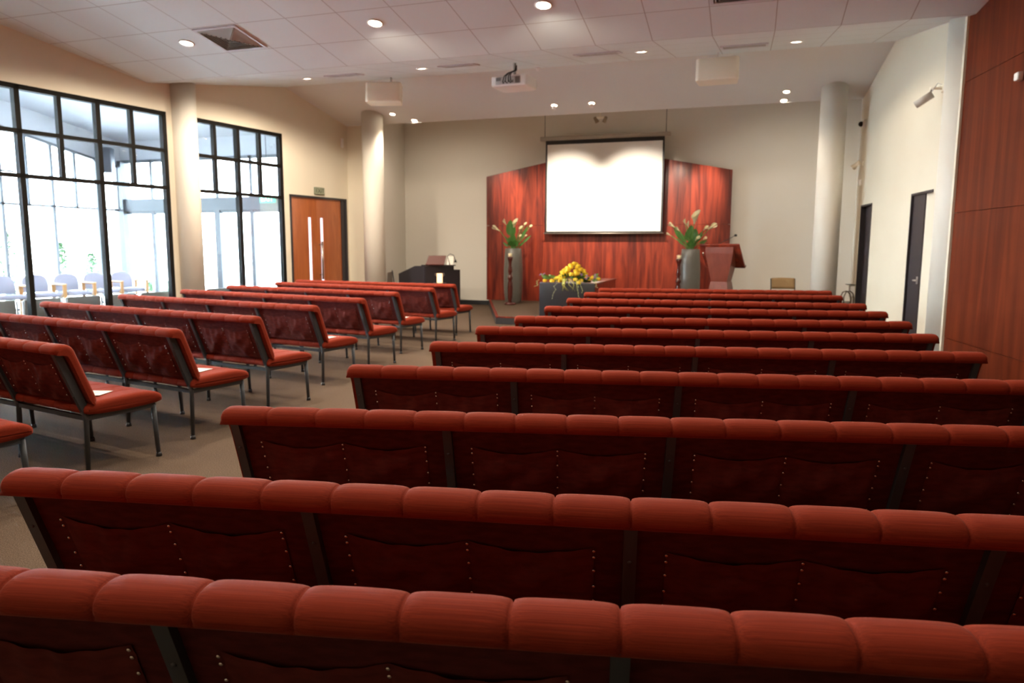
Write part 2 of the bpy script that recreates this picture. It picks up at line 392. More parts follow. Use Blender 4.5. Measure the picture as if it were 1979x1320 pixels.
# ------------------------------------------------------------------ downlights
def normal_tilt(y):
    s = -SA if y < Y1 else (.17 if y < Y2 else -(Z2-Z3)/(Y3-Y2)); return math.atan(s)
def downlight(x, y, lab, power=None, spot=2.5, grp='recessed ceiling downlights', r=.075, aim=None, blend=.6):
    t = thing('ceiling_downlight', lab, 'light', (x, y, zc(y)), 0, grp); t.rotation_euler = (normal_tilt(y), 0, 0)
    mb = MB(); mb.lathe([(r, -.002), (r+.018, -.004), (r+.02, -.010), (r, -.014), (r-.004, -.006), (r-.004, -.001)], 28); mb.build('trim_ring', white, t)
    mb = MB(); mb.lathe([(0.0001, -.010), (r*.6, -.009), (r-.005, -.004)], 24); mb.build('lamp_face', bulb, t)
    ld = bpy.data.lights.new('downlight_beam', 'SPOT'); ld.energy = (power or DOWN_W)*DOWN_K; ld.color = WARM; ld.spot_size = spot; ld.spot_blend = blend; ld.shadow_soft_size = .05
    lo = bpy.data.objects.new('downlight_beam', ld); COL.objects.link(lo); lo.parent = t; lo.location = (0, 0, -.13 if spot == .90 else -.03)
    lo.rotation_euler = (-normal_tilt(y), 0, 0)
    if spot == .90:      # swivelling lamp heads hang a little below the ring
        mb = MB(); mb.lathe([(.03, -.01), (.034, -.03), (.034, -.09), (.028, -.09), (.001, -.085)], 18); mb.build('swivel_head', white, t)
    if aim:
        q = (Vector(aim)-Vector((x, y, zc(y)-.03))).to_track_quat('-Z', 'Y')
        lo.rotation_euler = (Matrix.Rotation(-normal_tilt(y), 3, 'X') @ q.to_matrix()).to_euler()
    return t
for x, y, lab, pw in ((-7.53, 8.56, 'large bright downlight beside the square air vent in the tiled ceiling', 58), (-4.60, 8.54, 'middle of three bright downlights in the tiled ceiling', 46), (-2.40, 8.52, 'bright downlight at the top edge above the projector', 46)):
    downlight(x, y, lab, pw, 2.9 if x < -7 else 3.08, r=.085, blend=.35 if x < -7 else .12)
for x, y, lab in ((-7.30, 11.12, 'downlight in the sloping ceiling band nearest the window wall'), (-5.08, 10.95, 'downlight in the sloping ceiling band above the left speaker'),
                  (-1.62, 11.04, 'downlight in the sloping ceiling band between projector and right speaker'), (.50, 11.41, 'downlight in the sloping ceiling band right of the right speaker')):
    downlight(x, y, lab, 72 if x < -6 else (36 if x < 0 else 11), 2.9 if x < -6 else 2.6, blend=.4)
for x, y, lab, aim, sp, pw in ((-7.20, 14.05, 'downlight near the top of the left stage column', None, 1.5, 13), (-6.86, 14.38, 'downlight at the ceiling edge right of the left stage column', (-7.1, 17.2, 1.6), 2.0, 28),
                       (-3.73, 14.08, 'left of the two close downlights above the projection screen', (-4.15, 16.85, 2.45), .90, 200), (-2.99, 14.08, 'right of the two close downlights above the projection screen', (-2.45, 16.85, 2.45), .90, 200),
                       (.50, 14.08, 'downlight above the lectern, nearer the room than its neighbour', None, 1.5, 13), (.47, 14.40, 'downlight at the ceiling edge above the tan chair', (.9, 17.2, 1.6), 2.0, 26)):
    downlight(x, y, lab, pw, sp, r=.055, aim=aim, blend=.9)
# further rows of the same downlights above and behind the camera
for y, pw in ((5.6, 45), (2.6, 26), (-.4, 14)):
    for x in (-8.2, -5.2, -2.4, .4):
        downlight(x, y, 'recessed downlight in the tiled ceiling above or behind the camera', pw*(.55 if x > 0 else 1), r=.085)
# unseen lamps added on the recess ceiling to make the timber panel's light pools
for x, tx, pw in ((-5.75, -5.65, 480), (-.90, -1.0, 480)):
    t = thing('added_recess_spotlight', 'small unseen spotlight added in the stage recess to wash the timber panel', 'light', (x, 15.5, 5.1), 0, 'spotlights added in the stage recess')
    mb = MB(); mb.lathe([(.04, -.16), (.045, -.02), (.02, 0)], 16); mb.build('lamp_body', white, t)
    ld = bpy.data.lights.new('added_recess_beam', 'SPOT'); ld.energy = pw; ld.color = WARM; ld.spot_size = .40; ld.spot_blend = 1.0; ld.shadow_soft_size = .04
    lo = bpy.data.objects.new('added_recess_beam', ld); COL.objects.link(lo); lo.parent = t; lo.location = (0, 0, -.2)
    lo.rotation_euler = (Vector((tx, 17.07, 2.75))-Vector((x, 15.5, 4.9))).to_track_quat('-Z', 'Y').to_euler()
# twin spotlight beneath the ceiling edge
t = thing('twin_spotlight', 'pair of tan spotlights just below the ceiling edge above the screen', 'light', (-3.28, 16.4, 4.32))
mb = MB(); mb.tube([(0, 0, .80), (0, 0, 0)], .012); mb.rbox(-.10, .10, -.02, .02, -.02, .02, .008, 2); mb.build('bracket', creamp, t)
for s in (-1, 1):
    mb = MB(); M = Matrix.Translation((s*.11, 0, -.03)) @ Matrix.Rotation(s*.5, 4, 'Y') @ Matrix.Rotation(.5, 4, 'X'); mb.lathe([(.025, .05), (.035, .04), (.04, -.03), (.052, -.08), (.046, -.08), (.03, -.04)], 18, M=M); mb.build('lamp_head', mat('tan_enamel', (.30, .24, .16), .45), t)

# ceiling vents
def vent(x, y, w, d, name, lab, square):
    t = thing(name, lab, 'vent', (x, y, zc(y)), 0); t.rotation_euler = (normal_tilt(y), 0, 0)
    fr = MB(); b = .035
    for a in ((-w/2, w/2, -d/2, -d/2+b), (-w/2, w/2, d/2-b, d/2), (-w/2, -w/2+b, -d/2+b, d/2-b), (w/2-b, w/2, -d/2+b, d/2-b)): fr.box(*a, -.018, -.001)
    fr.build('frame', mat('vent_frame', (.60, .60, .64), .4), t)
    bk = MB(); bk.box(-w/2+b, w/2-b, -d/2+b, d/2-b, -.003, -.001); bk.build('backing', mat('vent_dark', (.05, .045, .035), .7), t)
    sl = mat('vent_slat', (.50, .51, .48), .45)
    if square:
        k = 0
        while True:
            o = b+.012+k*.042; h = w/2-o
            if h < .03: break
            mb = MB()
            for q in range(4):
                M = Matrix.Rotation(q*PI/2, 4, 'Z'); mb.prism([(-h+.001, -.008), (-h+.018, -.030), (-h+.021, -.029), (-h+.005, -.007)], -h, h, 'y', M @ Matrix.Rotation(0, 4, 'Z'))
            mb.build('louvre', sl, t); k += 1
    else:
        n = int((d-2*b)/.03)
        for k in range(n):
            y0 = -d/2+b+.015+k*(d-2*b-.02)/max(1, n-1)
            mb = MB(); mb.prism([(y0, -.003), (y0+.014, -.016), (y0+.016, -.015), (y0+.003, -.002)], -w/2+b, w/2-b, 'x'); mb.build('louvre', sl, t)
vent(-6.80, 8.56, .68, .68, 'square_air_diffuser', 'square louvred air diffuser in the tiled ceiling at upper left', True)
vent(-.20, 8.56, .68, .68, 'square_air_diffuser', 'square louvred air diffuser cut off by the top edge of the picture', True)
vent(-.20, 11.42, .66, .42, 'return_air_grille', 'long air grille in the ceiling above the right speaker', False)
vent(-2.22, 10.83, .66, .36, 'return_air_grille', 'long air grille in the ceiling right of the projector', False)
vent(-4.45, 10.95, .60, .30, 'return_air_grille', 'faint air grille in the ceiling between left speaker and projector', False)
vent(-6.55, 11.05, .60, .30, 'return_air_grille', 'faint air grille in the ceiling left of the left speaker', False)
# small ceiling sensor
t = thing('ceiling_sensor', 'small white ceiling sensor to the right of the projector', 'sensor', (-3.63, 12.55, zc(12.55)))
mb = MB(); mb.lathe([(.04, 0), (.045, -.02), (.02, -.035), (.018, -.06), (.001, -.065)], 18); mb.build('sensor_body', white, t)

# loudspeakers hanging from the ridge
def speaker(x, w, lab, rz, mx):
    t = thing('hanging_speaker', lab, 'speaker', (x, 12.3, 4.22), rz, None); t.rotation_euler = (math.radians(-6), 0, rz)
    mb = MB(); mb.prism([(-w/2+.03, .16), (w/2-.03, .16), (w/2, -.10), (w/2-.04, -.14), (-w/2+.04, -.14), (-w/2, -.10)], -.175, .175, 'z'); o = mb.build('cabinet', creamp, t)
    bv = o.modifiers.new('bevel', 'BEVEL'); bv.width = .02; bv.segments = 3; bv.limit_method = 'ANGLE'
    mb = MB(); mb.rbox(-w/2+.05, w/2-.05, -.147, -.139, -.15, .15, .004, 2); mb.build('grille', mat('speaker_grille', (.88, .81, .66), .7), t)
    mb = MB(); mb.tube([(mx, 0, .17), (mx, 0, .30)], .018); mb.rbox(mx-.06, mx+.06, -.03, .03, .165, .185, .004, 2); mb.build('bracket', white, t)
speaker(-6.46, .66, 'cream speaker box hanging from ceiling above left column', math.radians(14), .12)
speaker(-.60, .66, 'cream speaker box hanging from ceiling on the right side', math.radians(-2), .0)
# projector
t = thing('ceiling_projector', 'white ceiling projector with black cables at its back', 'projector', (-3.66, 11.35, 4.03), math.radians(-5))
mb = MB(); mb.prism([(-.30, -.24), (.30, -.24), (.30, .20), (.24, .26), (-.24, .26), (-.30, .20)], -.085, .085, 'z'); o = mb.build('casing', white, t)
bv = o.modifiers.new('bevel', 'BEVEL'); bv.width = .03; bv.segments = 3; bv.limit_method = 'ANGLE'
mb = MB(); mb.box(-.22, .20, -.244, -.2405, -.055, .06); mb.build('connector_panel', mat('grey_panel', (.60, .60, .58), .5), t)
for x0, x1, z0, z1 in ((-.21, -.13, 0, .05), (.11, .19, -.045, .05)):
    mb = MB()
    for k in range(6): zz = z0+(z1-z0)*k/6; mb.box(x0, x1, -.247, -.2445, zz, zz+(z1-z0)/12)
    mb.build('vent_grille', black, t)
for k in range(6):
    mb = MB(); x0 = -.10+k*.032; mb.rbox(x0, x0+.022, -.252, -.2445, -.045+(k % 2)*.03, -.03+(k % 2)*.03, .002, 2); mb.build('socket', black, t)
for dx in (-.05, -.02, .02, .05):
    mb = MB(); mb.tube([(dx*1.5, -.25, -.03), (dx*1.4, -.31, -.035), (dx, -.30, .05), (dx*.6, -.20, .12), (.03+dx*.3, -.03, .19), (.035, -.01, .27)], .008, 8); mb.build('cable', black, t)
mb = MB(); mb.tube([(0, 0, .085), (0, 0, .32)], .025); mb.rbox(-.10, .10, -.08, .08, .085, .10, .004, 2); mb.build('ceiling_mount', mat('mount_grey', (.5, .48, .45), .4), t)
mb = MB(); mb.lathe([(.05, 0), (.05, .03), (.035, .03)], 20, M=Matrix.Translation((.1, .26, 0)) @ Matrix.Rotation(-PI/2, 4, 'X')); mb.build('lens', black, t)

# ------------------------------------------------------------------ pews
PL = 3.295; NT = 18; MODS = 4; EO = .055
def smoothloop(P, n=2):
    for _ in range(n):
        Q = []
        for i in range(len(P)):
            a, b = P[i], P[(i+1) % len(P)]; Q += [(a[0]*.75+b[0]*.25, a[1]*.75+b[1]*.25), (a[0]*.25+b[0]*.75, a[1]*.25+b[1]*.75)]
        P = Q
    return P
def cushion(prof, x0, x1, nt, amp, per=8, endr=.035, inner=None):
    P = smoothloop(prof, 1); cy = sum(p[0] for p in P)/len(P); cz = sum(p[1] for p in P)/len(P)
    n = len(P); nor = []
    for i in range(n):
        a, b = P[i-1], P[(i+1) % n]; t = Vector((b[0]-a[0], b[1]-a[1])).normalized(); q = Vector((t.y, -t.x))
        if q.dot(Vector((P[i][0]-cy, P[i][1]-cz))) < 0: q = -q
        nor.append(q)
    xs = []
    tw = (x1-x0)/nt
    us = (0, .018, .05, .11, .22, .38, .5, .62, .78, .89, .95, .982)
    for k in range(nt):
        for u_ in us: xs.append((x0+tw*(k+u_), u_))
    xs.append((x1, 0))
    fine = [x0+endr*(1-math.cos(a*PI/8)) for a in (0, 1, 2, 3)]
    xs = [(x, 0) for x in fine]+[q for q in xs if x0+endr*.9 < q[0] < x1-endr*.9]+[(x1-(x-x0), 0) for x in fine[::-1]]
    V = []
    for x, _ in xs:
        u = ((x-x0)/tw+1e-6) % 1.0; s = max(0, 1-abs(2*u-1)**4.5)**(1/3.0)
        e = min(x-x0, x1-x); k = 0 if e >= endr else endr-math.sqrt(max(0, endr**2-(endr-e)**2))
        if e < tw*.45: s = 1
        off = -amp*(1-s)-k
        for i in range(n):
            o_ = off*(0 if inner and inner(*P[i]) else 1)
            V.append((x, P[i][0]+nor[i].x*o_, P[i][1]+nor[i].y*o_))
    F = [(a*n+i, a*n+(i+1) % n, (a+1)*n+(i+1) % n, (a+1)*n+i) for a in range(len(xs)-1) for i in range(n)]
    mb = MB(); mb.add(V, F, True); mb.add(V, [tuple(range(n))[::-1], tuple(range(len(V)-n, len(V)))], False)
    return mb
BACK = [(-.070,.792),(-.088,.797),(-.097,.815),(-.092,.837),(-.072,.853),(-.035,.858),(.0,.850),(.026,.825),(.048,.765),(.088,.66),(.125,.56),(.150,.49),(.145,.457),(.125,.452),(.105,.47),(.066,.57),(.028,.675),(-.004,.757),(-.02,.786),(-.045,.790)]
SEAT = [(.075,.395),(.068,.425),(.085,.455),(.14,.470),(.30,.478),(.46,.480),(.555,.468),(.602,.445),(.610,.410),(.595,.388),(.45,.380),(.2,.380)]
def yr(z): return -.055+(.80-z)*.3875
me_back = cushion(BACK, -PL/2, PL/2, NT, .0125, 8, .03, lambda y, z: (y < -.02 and z < .800) or (.45 < z < .80 and y < yr(z)+.055)).mesh('backrest', fab)
me_seat = cushion(SEAT, -PL/2+.01, PL/2-.01, NT, .007, 6, .03).mesh('seat', fab)
UX = [-PL/2+EO+(PL-2*EO)*k/MODS for k in range(MODS+1)]
MW_ = (PL-2*EO)/MODS
def yr(z): return -.055+(.80-z)*.3875
def rearplane(z, off=0): return yr(z)-.022+off
mb = MB(); S3 = .3875
# upright: flat bar following the rake of the back
a, b = .80, .40
mb.prism([(yr(a)-.028, a), (yr(a)+.020, a), (yr(b)+.020, b), (yr(b)-.028, b)], -.016, .016, 'x'); me_up = mb.mesh('upright', steel)
mb = MB(); mb.lathe([(.006, 0), (.0045, .002), (.0001, .0025)], 8, M=Matrix.Rotation(PI/2, 4, 'X')); me_screw = mb.mesh('screw', steel)
mb = MB(); mb.tube([(0, yr(.42)-.01, .42), (0, .095, .36), (0, .085, .02)], [.017, .016, .014], 12); me_leg_r = mb.mesh('leg', steel)
mb = MB(); mb.tube([(0, .555, .375), (0, .575, .02)], [.018, .014], 12); me_leg_f = mb.mesh('leg', steel)
mb = MB(); mb.lathe([(.019, 0), (.020, .006), (.016, .03)], 12); me_foot = mb.mesh('foot_cap', black)
mb = MB(); mb.box(-.012, .012, .09, .565, .352, .382); me_srail = mb.mesh('seat_rail', steel)
mb = MB()
for y0 in (.10, .545): mb.box(-PL/2+.05, PL/2-.05, y0-.012, y0+.012, .352, .380)
me_beam = mb.mesh('seat_beam', steel)
mb = MB(); h = MW_/2-.016
mb.prism([(rearplane(.797, .016), .797), (rearplane(.797, .026), .797), (rearplane(.462, .026), .462), (rearplane(.462, .016), .462)], -h, h, 'x'); me_panel = mb.mesh('back_panel', cloth)
def pocket_mesh(seed, w):
    nx, nz = 26, 18; V = []; rnd = random.Random(seed); ph = [rnd.uniform(0, 6.28) for _ in range(4)]; fold = rnd.uniform(.3, .7); sag0 = rnd.uniform(.016, .030); book = rnd.choice([0, 1, 1])
    for k in range(nz+1):
        v = k/nz
        for i in range(nx+1):
            u = i/nx; e = math.sin(PI*u)**.6
            sag = sag0*math.sin(PI*u)
            z = (.728-sag)*(1-v)+.475*v
            bulge = e*(.006+.014*math.sin(PI*min(1, v*1.05))**1.2*(1+.3*book))
            bulge += e*.0040*math.sin(26*u+ph[0]+2.5*v)*(1-v)+e*.0075*math.sin(9*(u-fold)+9*v+ph[1])*min(1, v*2.2)+e*.003*math.sin(17*(u+fold)-12*v+ph[2])*min(1, v*2)
            if book: bulge += .004*max(0, 1-abs(u-fold-.25*(v-.3))*6)*e
            if abs(v-2/nz) < .02: bulge -= .0030
            V.append(((u-.5)*w, rearplane(z, .012)-bulge, z))
    F = [(k*(nx+1)+i, k*(nx+1)+i+1, (k+1)*(nx+1)+i+1, (k+1)*(nx+1)+i) for k in range(nz) for i in range(nx)]
    mb = MB(); mb.add(V, F, True); me = mb.mesh('book_pocket', cloth2); return me
PW = MW_*.392
me_pock = [pocket_mesh(s, PW) for s in range(8)]
RZ = [.722, .703, .662, .612, .566, .520]
Mr = Matrix.Rotation(PI/2+math.atan(S3), 4, 'X')
mb = MB(); mb.lathe([(.0048, 0), (.0044, .0018), (.0028, .0032), (.0001, .0038)], 10, M=Mr); me_riv = mb.mesh('rivet', rivm)
mb = MB()
for z in RZ: mb.lathe([(.0048, 0), (.0044, .0018), (.0028, .0032), (.0001, .0038)], 6, M=Matrix.Translation((0, rearplane(z, .007), z)) @ Mr)
me_rivcol = mb.mesh('rivet_strip', rivm)
def make_pew(detail):
    t = thing('upholstered_pew', '', 'pew')
    link('backrest', me_back, t); link('seat', me_seat, t); link('seat_beam', me_beam, t)
    for x in UX:
        u = link('upright', me_up, t, loc=(x, 0, 0))
        if detail:
            for z in (.70, .52): link('screw', me_screw, u, loc=(0, yr(z)-.028, z))
        l = link('leg', me_leg_r, t, loc=(x, 0, 0)); link('foot_cap', me_foot, l, loc=(0, .085, 0))
        l = link('leg', me_leg_f, t, loc=(x, 0, 0)); link('foot_cap', me_foot, l, loc=(0, .577, 0))
        link('seat_rail', me_srail, t, loc=(x, 0, 0))
    for k in range(MODS):
        xc_ = (UX[k]+UX[k+1])/2
        link('back_panel', me_panel, t, loc=(xc_, 0, 0))
        for s in (-1, 1):
            pk = link('book_pocket', random.choice(me_pock), t, loc=(xc_+s*PW/2, 0, 0))
            if detail:
                cols = (-PW/2, PW/2) if s < 0 else (PW/2,)
                for cx in cols:
                    for z in RZ: link('rivet', me_riv, pk, loc=(cx, rearplane(z, .004), z))
            else:
                cols = (-PW/2, PW/2) if s < 0 else (PW/2,)
                for cx in cols: link('rivet_strip', me_rivcol, pk, loc=(cx, -.003, 0))
    return t
proto_d = make_pew(True); proto_s = make_pew(False)
used = {'d': False, 's': False}
def place(px, py, ang, end, lab, grp, detail):
    """px,py: floor point beneath the named end of the top roll"""
    k = 'd' if detail else 's'; pr = proto_d if detail else proto_s
    o = pr if not used[k] else copy_tree(pr); used[k] = True
    a = math.radians(ang); d = Vector((math.cos(a), math.sin(a), 0)); c = Vector((px, py, 0))+d*(PL/2)*(1 if end == 'L' else -1)
    o.location = c+Vector((-math.sin(a), math.cos(a), 0))*.03; o.rotation_euler = (0, 0, a); o['label'] = lab; o['group'] = grp; return o
ordn = ['front', 'second', 'third', 'fourth', 'fifth', 'sixth', 'seventh', 'eighth', 'ninth', 'tenth', 'rearmost']
RR = [(-1.795, .822, 11.3), (-1.866, 1.388, 10.2), (-1.85, 2.21, 12.3), (-1.92, 3.22, 11.0), (-1.91, 4.20, 10.9), (-1.96, 5.15, 10.4), (-1.94, 6.05, 11.2), (-1.98, 7.18, 8.8), (-2.05, 8.43, 4.6), (-2.10, 9.60, 9.0), (-2.12, 10.70, 9.0)]
for i, (x, y, a) in enumerate(RR):
    n = ordn[10-i]
    lab = {10: 'rearmost red pew of the right block, cropped by the bottom of the picture', 0: 'front red pew of the right block, nearest the lectern'}.get(10-i, 'red upholstered pew of the right block, %s row counting from the stage' % n)
    place(x, y, a, 'L', lab, 'pews of the right block', i < 5)
LR = [(-3.90, 2.33, -11.5), (-3.92, 3.30, -11.5), (-3.92, 4.22, -11.5), (-4.00, 5.24, -11.2), (-4.19, 6.42, -11.5), (-4.27, 7.53, -11.8), (-4.45, 8.75, -11.0), (-4.42, 9.85, -12), (-4.53, 10.95, -7)]
for i, (x, y, a) in enumerate(LR):
    n = ordn[8-i]
    lab = {8: 'red pew at the left picture edge, only a seat corner showing', 0: 'front red pew of the left block, in front of the organ', 7: 'red pew of left block with leaflet, eighth row from stage, cropped at left'}.get(8-i, 'red upholstered pew of the left block, %s row counting from the stage' % n)
    place(x, y, a, 'R', lab, 'pews of the left block', i in (1, 2))
# leaflets left on the seats
for x, y, a, w in ((-4.12, 3.63, 15, 'on the seat end of the nearest visible left pew'), (-4.13, 4.60, 5, 'on the seat end of the second visible left pew'), (-4.33, 6.76, 0, 'on the seat of the left pew, fifth from the stage'), (-4.58, 9.06, 0, 'on the seat of the left pew, third from the stage')):
    t = thing('printed_leaflet', 'white printed leaflet '+w, 'leaflet', (x, y, .4812), math.radians(a), 'leaflets on the left pews')
    mb = MB(); mb.box(-.105, .105, -.075, .075, 0, .0018); mb.build('sheet', paper, t)
    for k in range(3):
        mb = MB(); mb.box(-.04-.01*(k % 2), .05, .02-k*.018, .024-k*.018, .0019, .0021); mb.build('printed_line', mat('grey_ink', (.35, .33, .3), .8), t)

# ------------------------------------------------------------------ stage dressing
def vase(x, y, lab):
    mb = MB(); mb.lathe([(.175, 0), (.19, .02), (.215, .25), (.225, .55), (.222, .8), (.205, 1.1), (.192, 1.27), (.185, 1.28), (.178, 1.26), (.18, 1.1), (.0001, 1.08)], 40)
    mb.build('floor_vase', potm, label=lab, cat='vase', loc=(x, y, ZS), group='tall grey floor vases')
vase(-5.27, 16.3, 'tall grey floor vase left of the screen, holding arum lilies')
vase(-1.22, 16.3, 'tall grey floor vase right of the screen, behind the lectern')
def leafblade(mb, base, tip, w, cup=.3, side=None, fold=0):
    base, tip = Vector(base), Vector(tip); d = tip-base; l = d.length; dn = d.normalized()
    sd = (side or dn.cross(Vector((0, -1, .2)))).normalized(); nn = sd.cross(dn)
    V = []; n = 8
    for i in range(n+1):
        v = i/n; ww = w*math.sin(PI*min(1, v**.75*.98+.02))**.8
        for s in (-1, -.5, 0, .5, 1): V.append(tuple(base+d*v+sd*ww*s+nn*(abs(s)**1.5*ww*cup+fold*math.sin(PI*v)*l*.2)))
    mb.add(V, [(i*5+k, i*5+k+1, (i+1)*5+k+1, (i+1)*5+k) for i in range(n) for k in range(4)], True)
def spathe(c, d, r, l, ma, par):
    c = Vector(c); d = Vector(d).normalized(); q = d.to_track_quat('Z', 'Y').to_matrix().to_4x4(); M = Matrix.Translation(c) @ q
    V = []; n = 12; m_ = 8
    for j in range(m_+1):
        v = j/m_
        for i in range(n+1):
            a = 2*PI*i/n*.94; rr = r*(.18+.82*v**1.3)*(1+.15*math.cos(a)); zz = l*v*(1+.35*math.cos(a)*v)
            V.append((rr*math.cos(a), rr*math.sin(a), zz))
    mb = MB(); mb.add(V, [(j*(n+1)+i, j*(n+1)+i+1, (j+1)*(n+1)+i+1, (j+1)*(n+1)+i) for j in range(m_) for i in range(n)], True, M); mb.build('flower', ma, par)
def arrangement(x, y, z, lab, blooms, leaves, name):
    t = thing(name, lab, 'flowers', (x, y, z), 0)
    for (bx, by, bz, r, l, tx) in blooms:
        mb = MB(); mb.tube([(bx*.1, by*.1, -.15), (bx*.15, by*.2, .08), (bx*.5, by*.5, bz*.55), (bx, by, bz)], [.012, .011, .009, .008], 8); mb.build('stem', stemm, t)
        spathe((bx, by, bz), (tx, -.5, .8), r, l, lilym, t)
    for (a, b, w) in leaves:
        mb = MB(); base = Vector((b[0]*.5, b[1]*.5, b[2]-(b[2]-a)*.55))
        mb.tube([(0, 0, -.1), tuple(base)], .006, 6); leafblade(mb, base, b, w); mb.build('leaf', leafm, t)
    return t
B1 = [(-.16, -.05, .58, .035, .12, -.4), (-.30, -.1, .44, .05, .16, -1.2), (.02, -.05, .50, .06, .20, .3), (.16, -.05, .42, .04, .13, .4), (.25, 0, .54, .03, .10, .6), (.36, .05, .50, .03, .09, .8), (.18, -.1, .28, .03, .07, .4), (.30, -.1, .30, .02, .06, .9)]
L1 = [(0, (-.05, -.08, .70), .12), (0, (.03, -.1, .40), .07), (0, (-.10, -.05, .30), .05), (0, (.12, -.1, .22), .08), (0, (-.02, -.15, .22), .09), (0, (.36, 0, .56), .04), (0, (.30, -.05, .20), .03), (0, (-.26, 0, .18), .03), (0, (.42, .05, .34), .03), (0, (-.20, -.02, .33), .025)]
arrangement(-5.27, 16.3, ZS+1.24, 'arum lilies and green leaves in the left floor vase', B1, L1, 'lily_arrangement')
B2 = [(.06, -.08, .58, .09, .24, .1), (-.12, -.05, .56, .035, .12, -.3), (-.06, -.05, .50, .04, .12, -.2), (.36, -.05, .46, .055, .15, 1.1), (.26, -.05, .44, .04, .10, .8), (-.34, -.05, .50, .045, .14, -1.2), (-.24, -.05, .42, .04, .10, -.9), (.10, -.12, .22, .035, .10, .7), (.26, -.1, .24, .03, .07, 1), (-.42, 0, .32, .025, .10, -1.4)]
L2 = [(0, (.0, -.05, .56), .09), (0, (.1, -.05, .48), .09), (0, (-.08, -.03, .46), .08), (0, (-.26, -.05, .42), .05), (0, (-.38, 0, .54), .06), (0, (.24, 0, .42), .05), (0, (0, -.1, .22), .08), (0, (.06, -.1, .28), .07), (0, (-.30, 0, .27), .03), (0, (.34, 0, .24), .04)]
arrangement(-1.22, 16.3, ZS+1.24, 'arum lilies and green leaves in the right floor vase', B2, L2, 'lily_arrangement')
def candlestick(x, y, h, lab, lab2):
    t = thing('turned_candlestick', lab, 'candle holder', (x, y, ZS), 0, 'turned wooden floor candlesticks'); k = h/1.1
    mb = MB(); mb.lathe([(.13, 0), (.135, .02), (.12, .05), (.07, .06)], 28); mb.build('base', darkw, t)
    mb = MB(); mb.lathe([(r, z*k) for r, z in [(.045, .055), (.038, .10), (.052, .14), (.058, .25), (.062, .40), (.055, .50), (.040, .56), (.056, .60), (.060, .63), (.040, .66), (.038, .72), (.052, .76), (.045, .82), (.032, .90), (.036, .98), (.048, 1.02), (.062, 1.06), (.066, 1.10), (.03, 1.10)]], 24); mb.build('shaft', darkw, t)
    mb = MB(); mb.lathe([(.045, 0), (.046, .075), (.02, .08), (.001, .078)], 20); mb.tube([(0, 0, .078), (.003, 0, .095)], .002, 6); mb.build('pillar_candle', candlem, label=lab2, cat='candle', loc=(x, y, ZS+h), group='cream pillar candles')
candlestick(-5.17, 15.75, 1.09, 'dark turned wooden candlestick in front of the left vase', 'cream pillar candle in front of the left vase')
candlestick(-1.41, 15.75, 1.07, 'dark turned wooden candlestick in front of the right vase', 'cream pillar candle left of the right vase')
# catafalque: a long plinth running back from its dark front panel, timber sides and top
t = thing('catafalque', 'long plinth with dark slate front and mahogany sides under the yellow flowers', 'plinth', (-3.21, 13.2, ZS), 0)
mb = MB(); mb.rbox(-.53, .53, -.03, .0, 0, .635, .004, 2); mb.build('front_panel', slate, t)
mb = MB(); mb.box(-.52, .52, -.034, .0, .636, .652); mb.build('metal_edge', mat('blue_grey_metal', (.20, .21, .25), .3, .6), t)
for sx in (-1, 1):
    mb = MB(); mb.box(sx*.515-.015, sx*.515+.015, .001, 2.15, 0, .625); mb.build('side_panel', mahog, t)
mb = MB(); mb.box(-.50, .50, 2.12, 2.15, 0, .62); mb.build('back_panel', mahog, t)
mb = MB(); mb.rbox(-.545, .545, .002, 2.18, .627, .652, .004, 2); mb.build('top_panel', lectw, t)
# yellow arrangement: roses, leaves, trailing fronds
t = thing('flower_arrangement', 'large spray of yellow roses with trailing foliage on dark fronted plinth', 'flowers', (-3.22, 13.44, ZS+.645), 0)
rn = random.Random(3)
def rose(c, r):
    mb = MB(); mb.sphere(c, r*.62, 8)
    for ring, (k, rad, h) in enumerate(((5, .55, .1), (6, .85, -.05), (7, 1.0, -.25))):
        for i in range(k):
            a = 2*PI*i/k+ring*.5; ca, sa = math.cos(a), math.sin(a); V = []
            for u in range(5):
                for v in range(4):
                    aa = a+(u-2)*.34; rr = r*rad*(.75+.28*math.sin(v/3*PI*.6)); V.append((c[0]+rr*math.cos(aa), c[1]+rr*math.sin(aa), c[2]+r*(h-.35+v*.32)))
            mb.add(V, [(u*4+v, u*4+v+1, (u+1)*4+v+1, (u+1)*4+v) for u in range(4) for v in range(3)], True)
    mb.build('rose', yelm, t)
rs = []
tries = 0
while len(rs) < 46 and tries < 9000:
    tries += 1
    x = rn.uniform(-.50, .60); y = rn.uniform(-.30, .10); ax = abs(x-.07)
    top = .31*max(0, 1-(ax/.34)**1.25)+.06 if ax < .31 else .12-.12*(ax-.31)
    z = top-rn.uniform(0, .05 if y > -.1 else .16)-max(0, -y-.12)*.7; r = rn.uniform(.040, .052)
    if ax > .31 and len(rs) < 32: continue
    if z > .01 and all((Vector((x, y, z))-Vector(q)).length > .064 for q in rs): rs.append((x, y, z)); rose((x, y, z), r)
for i in range(95):
    a = rn.uniform(0, 2*PI); x = math.cos(a)*rn.uniform(.05, .62); y = math.sin(a)*rn.uniform(.1, .32); z = rn.uniform(-.0, .10)
    mb = MB(); b = Vector((x*.8, y*.8, z+.02)); tip = b+Vector((math.cos(a)*.12, math.sin(a)*.10, rn.uniform(-.03, .09))); leafblade(mb, b, tip, rn.uniform(.015, .035)); mb.build('leaf', leafm if i % 3 else stemm, t)
ylf = mat('yellow_green_leaf', (.55, .55, .12), .5)
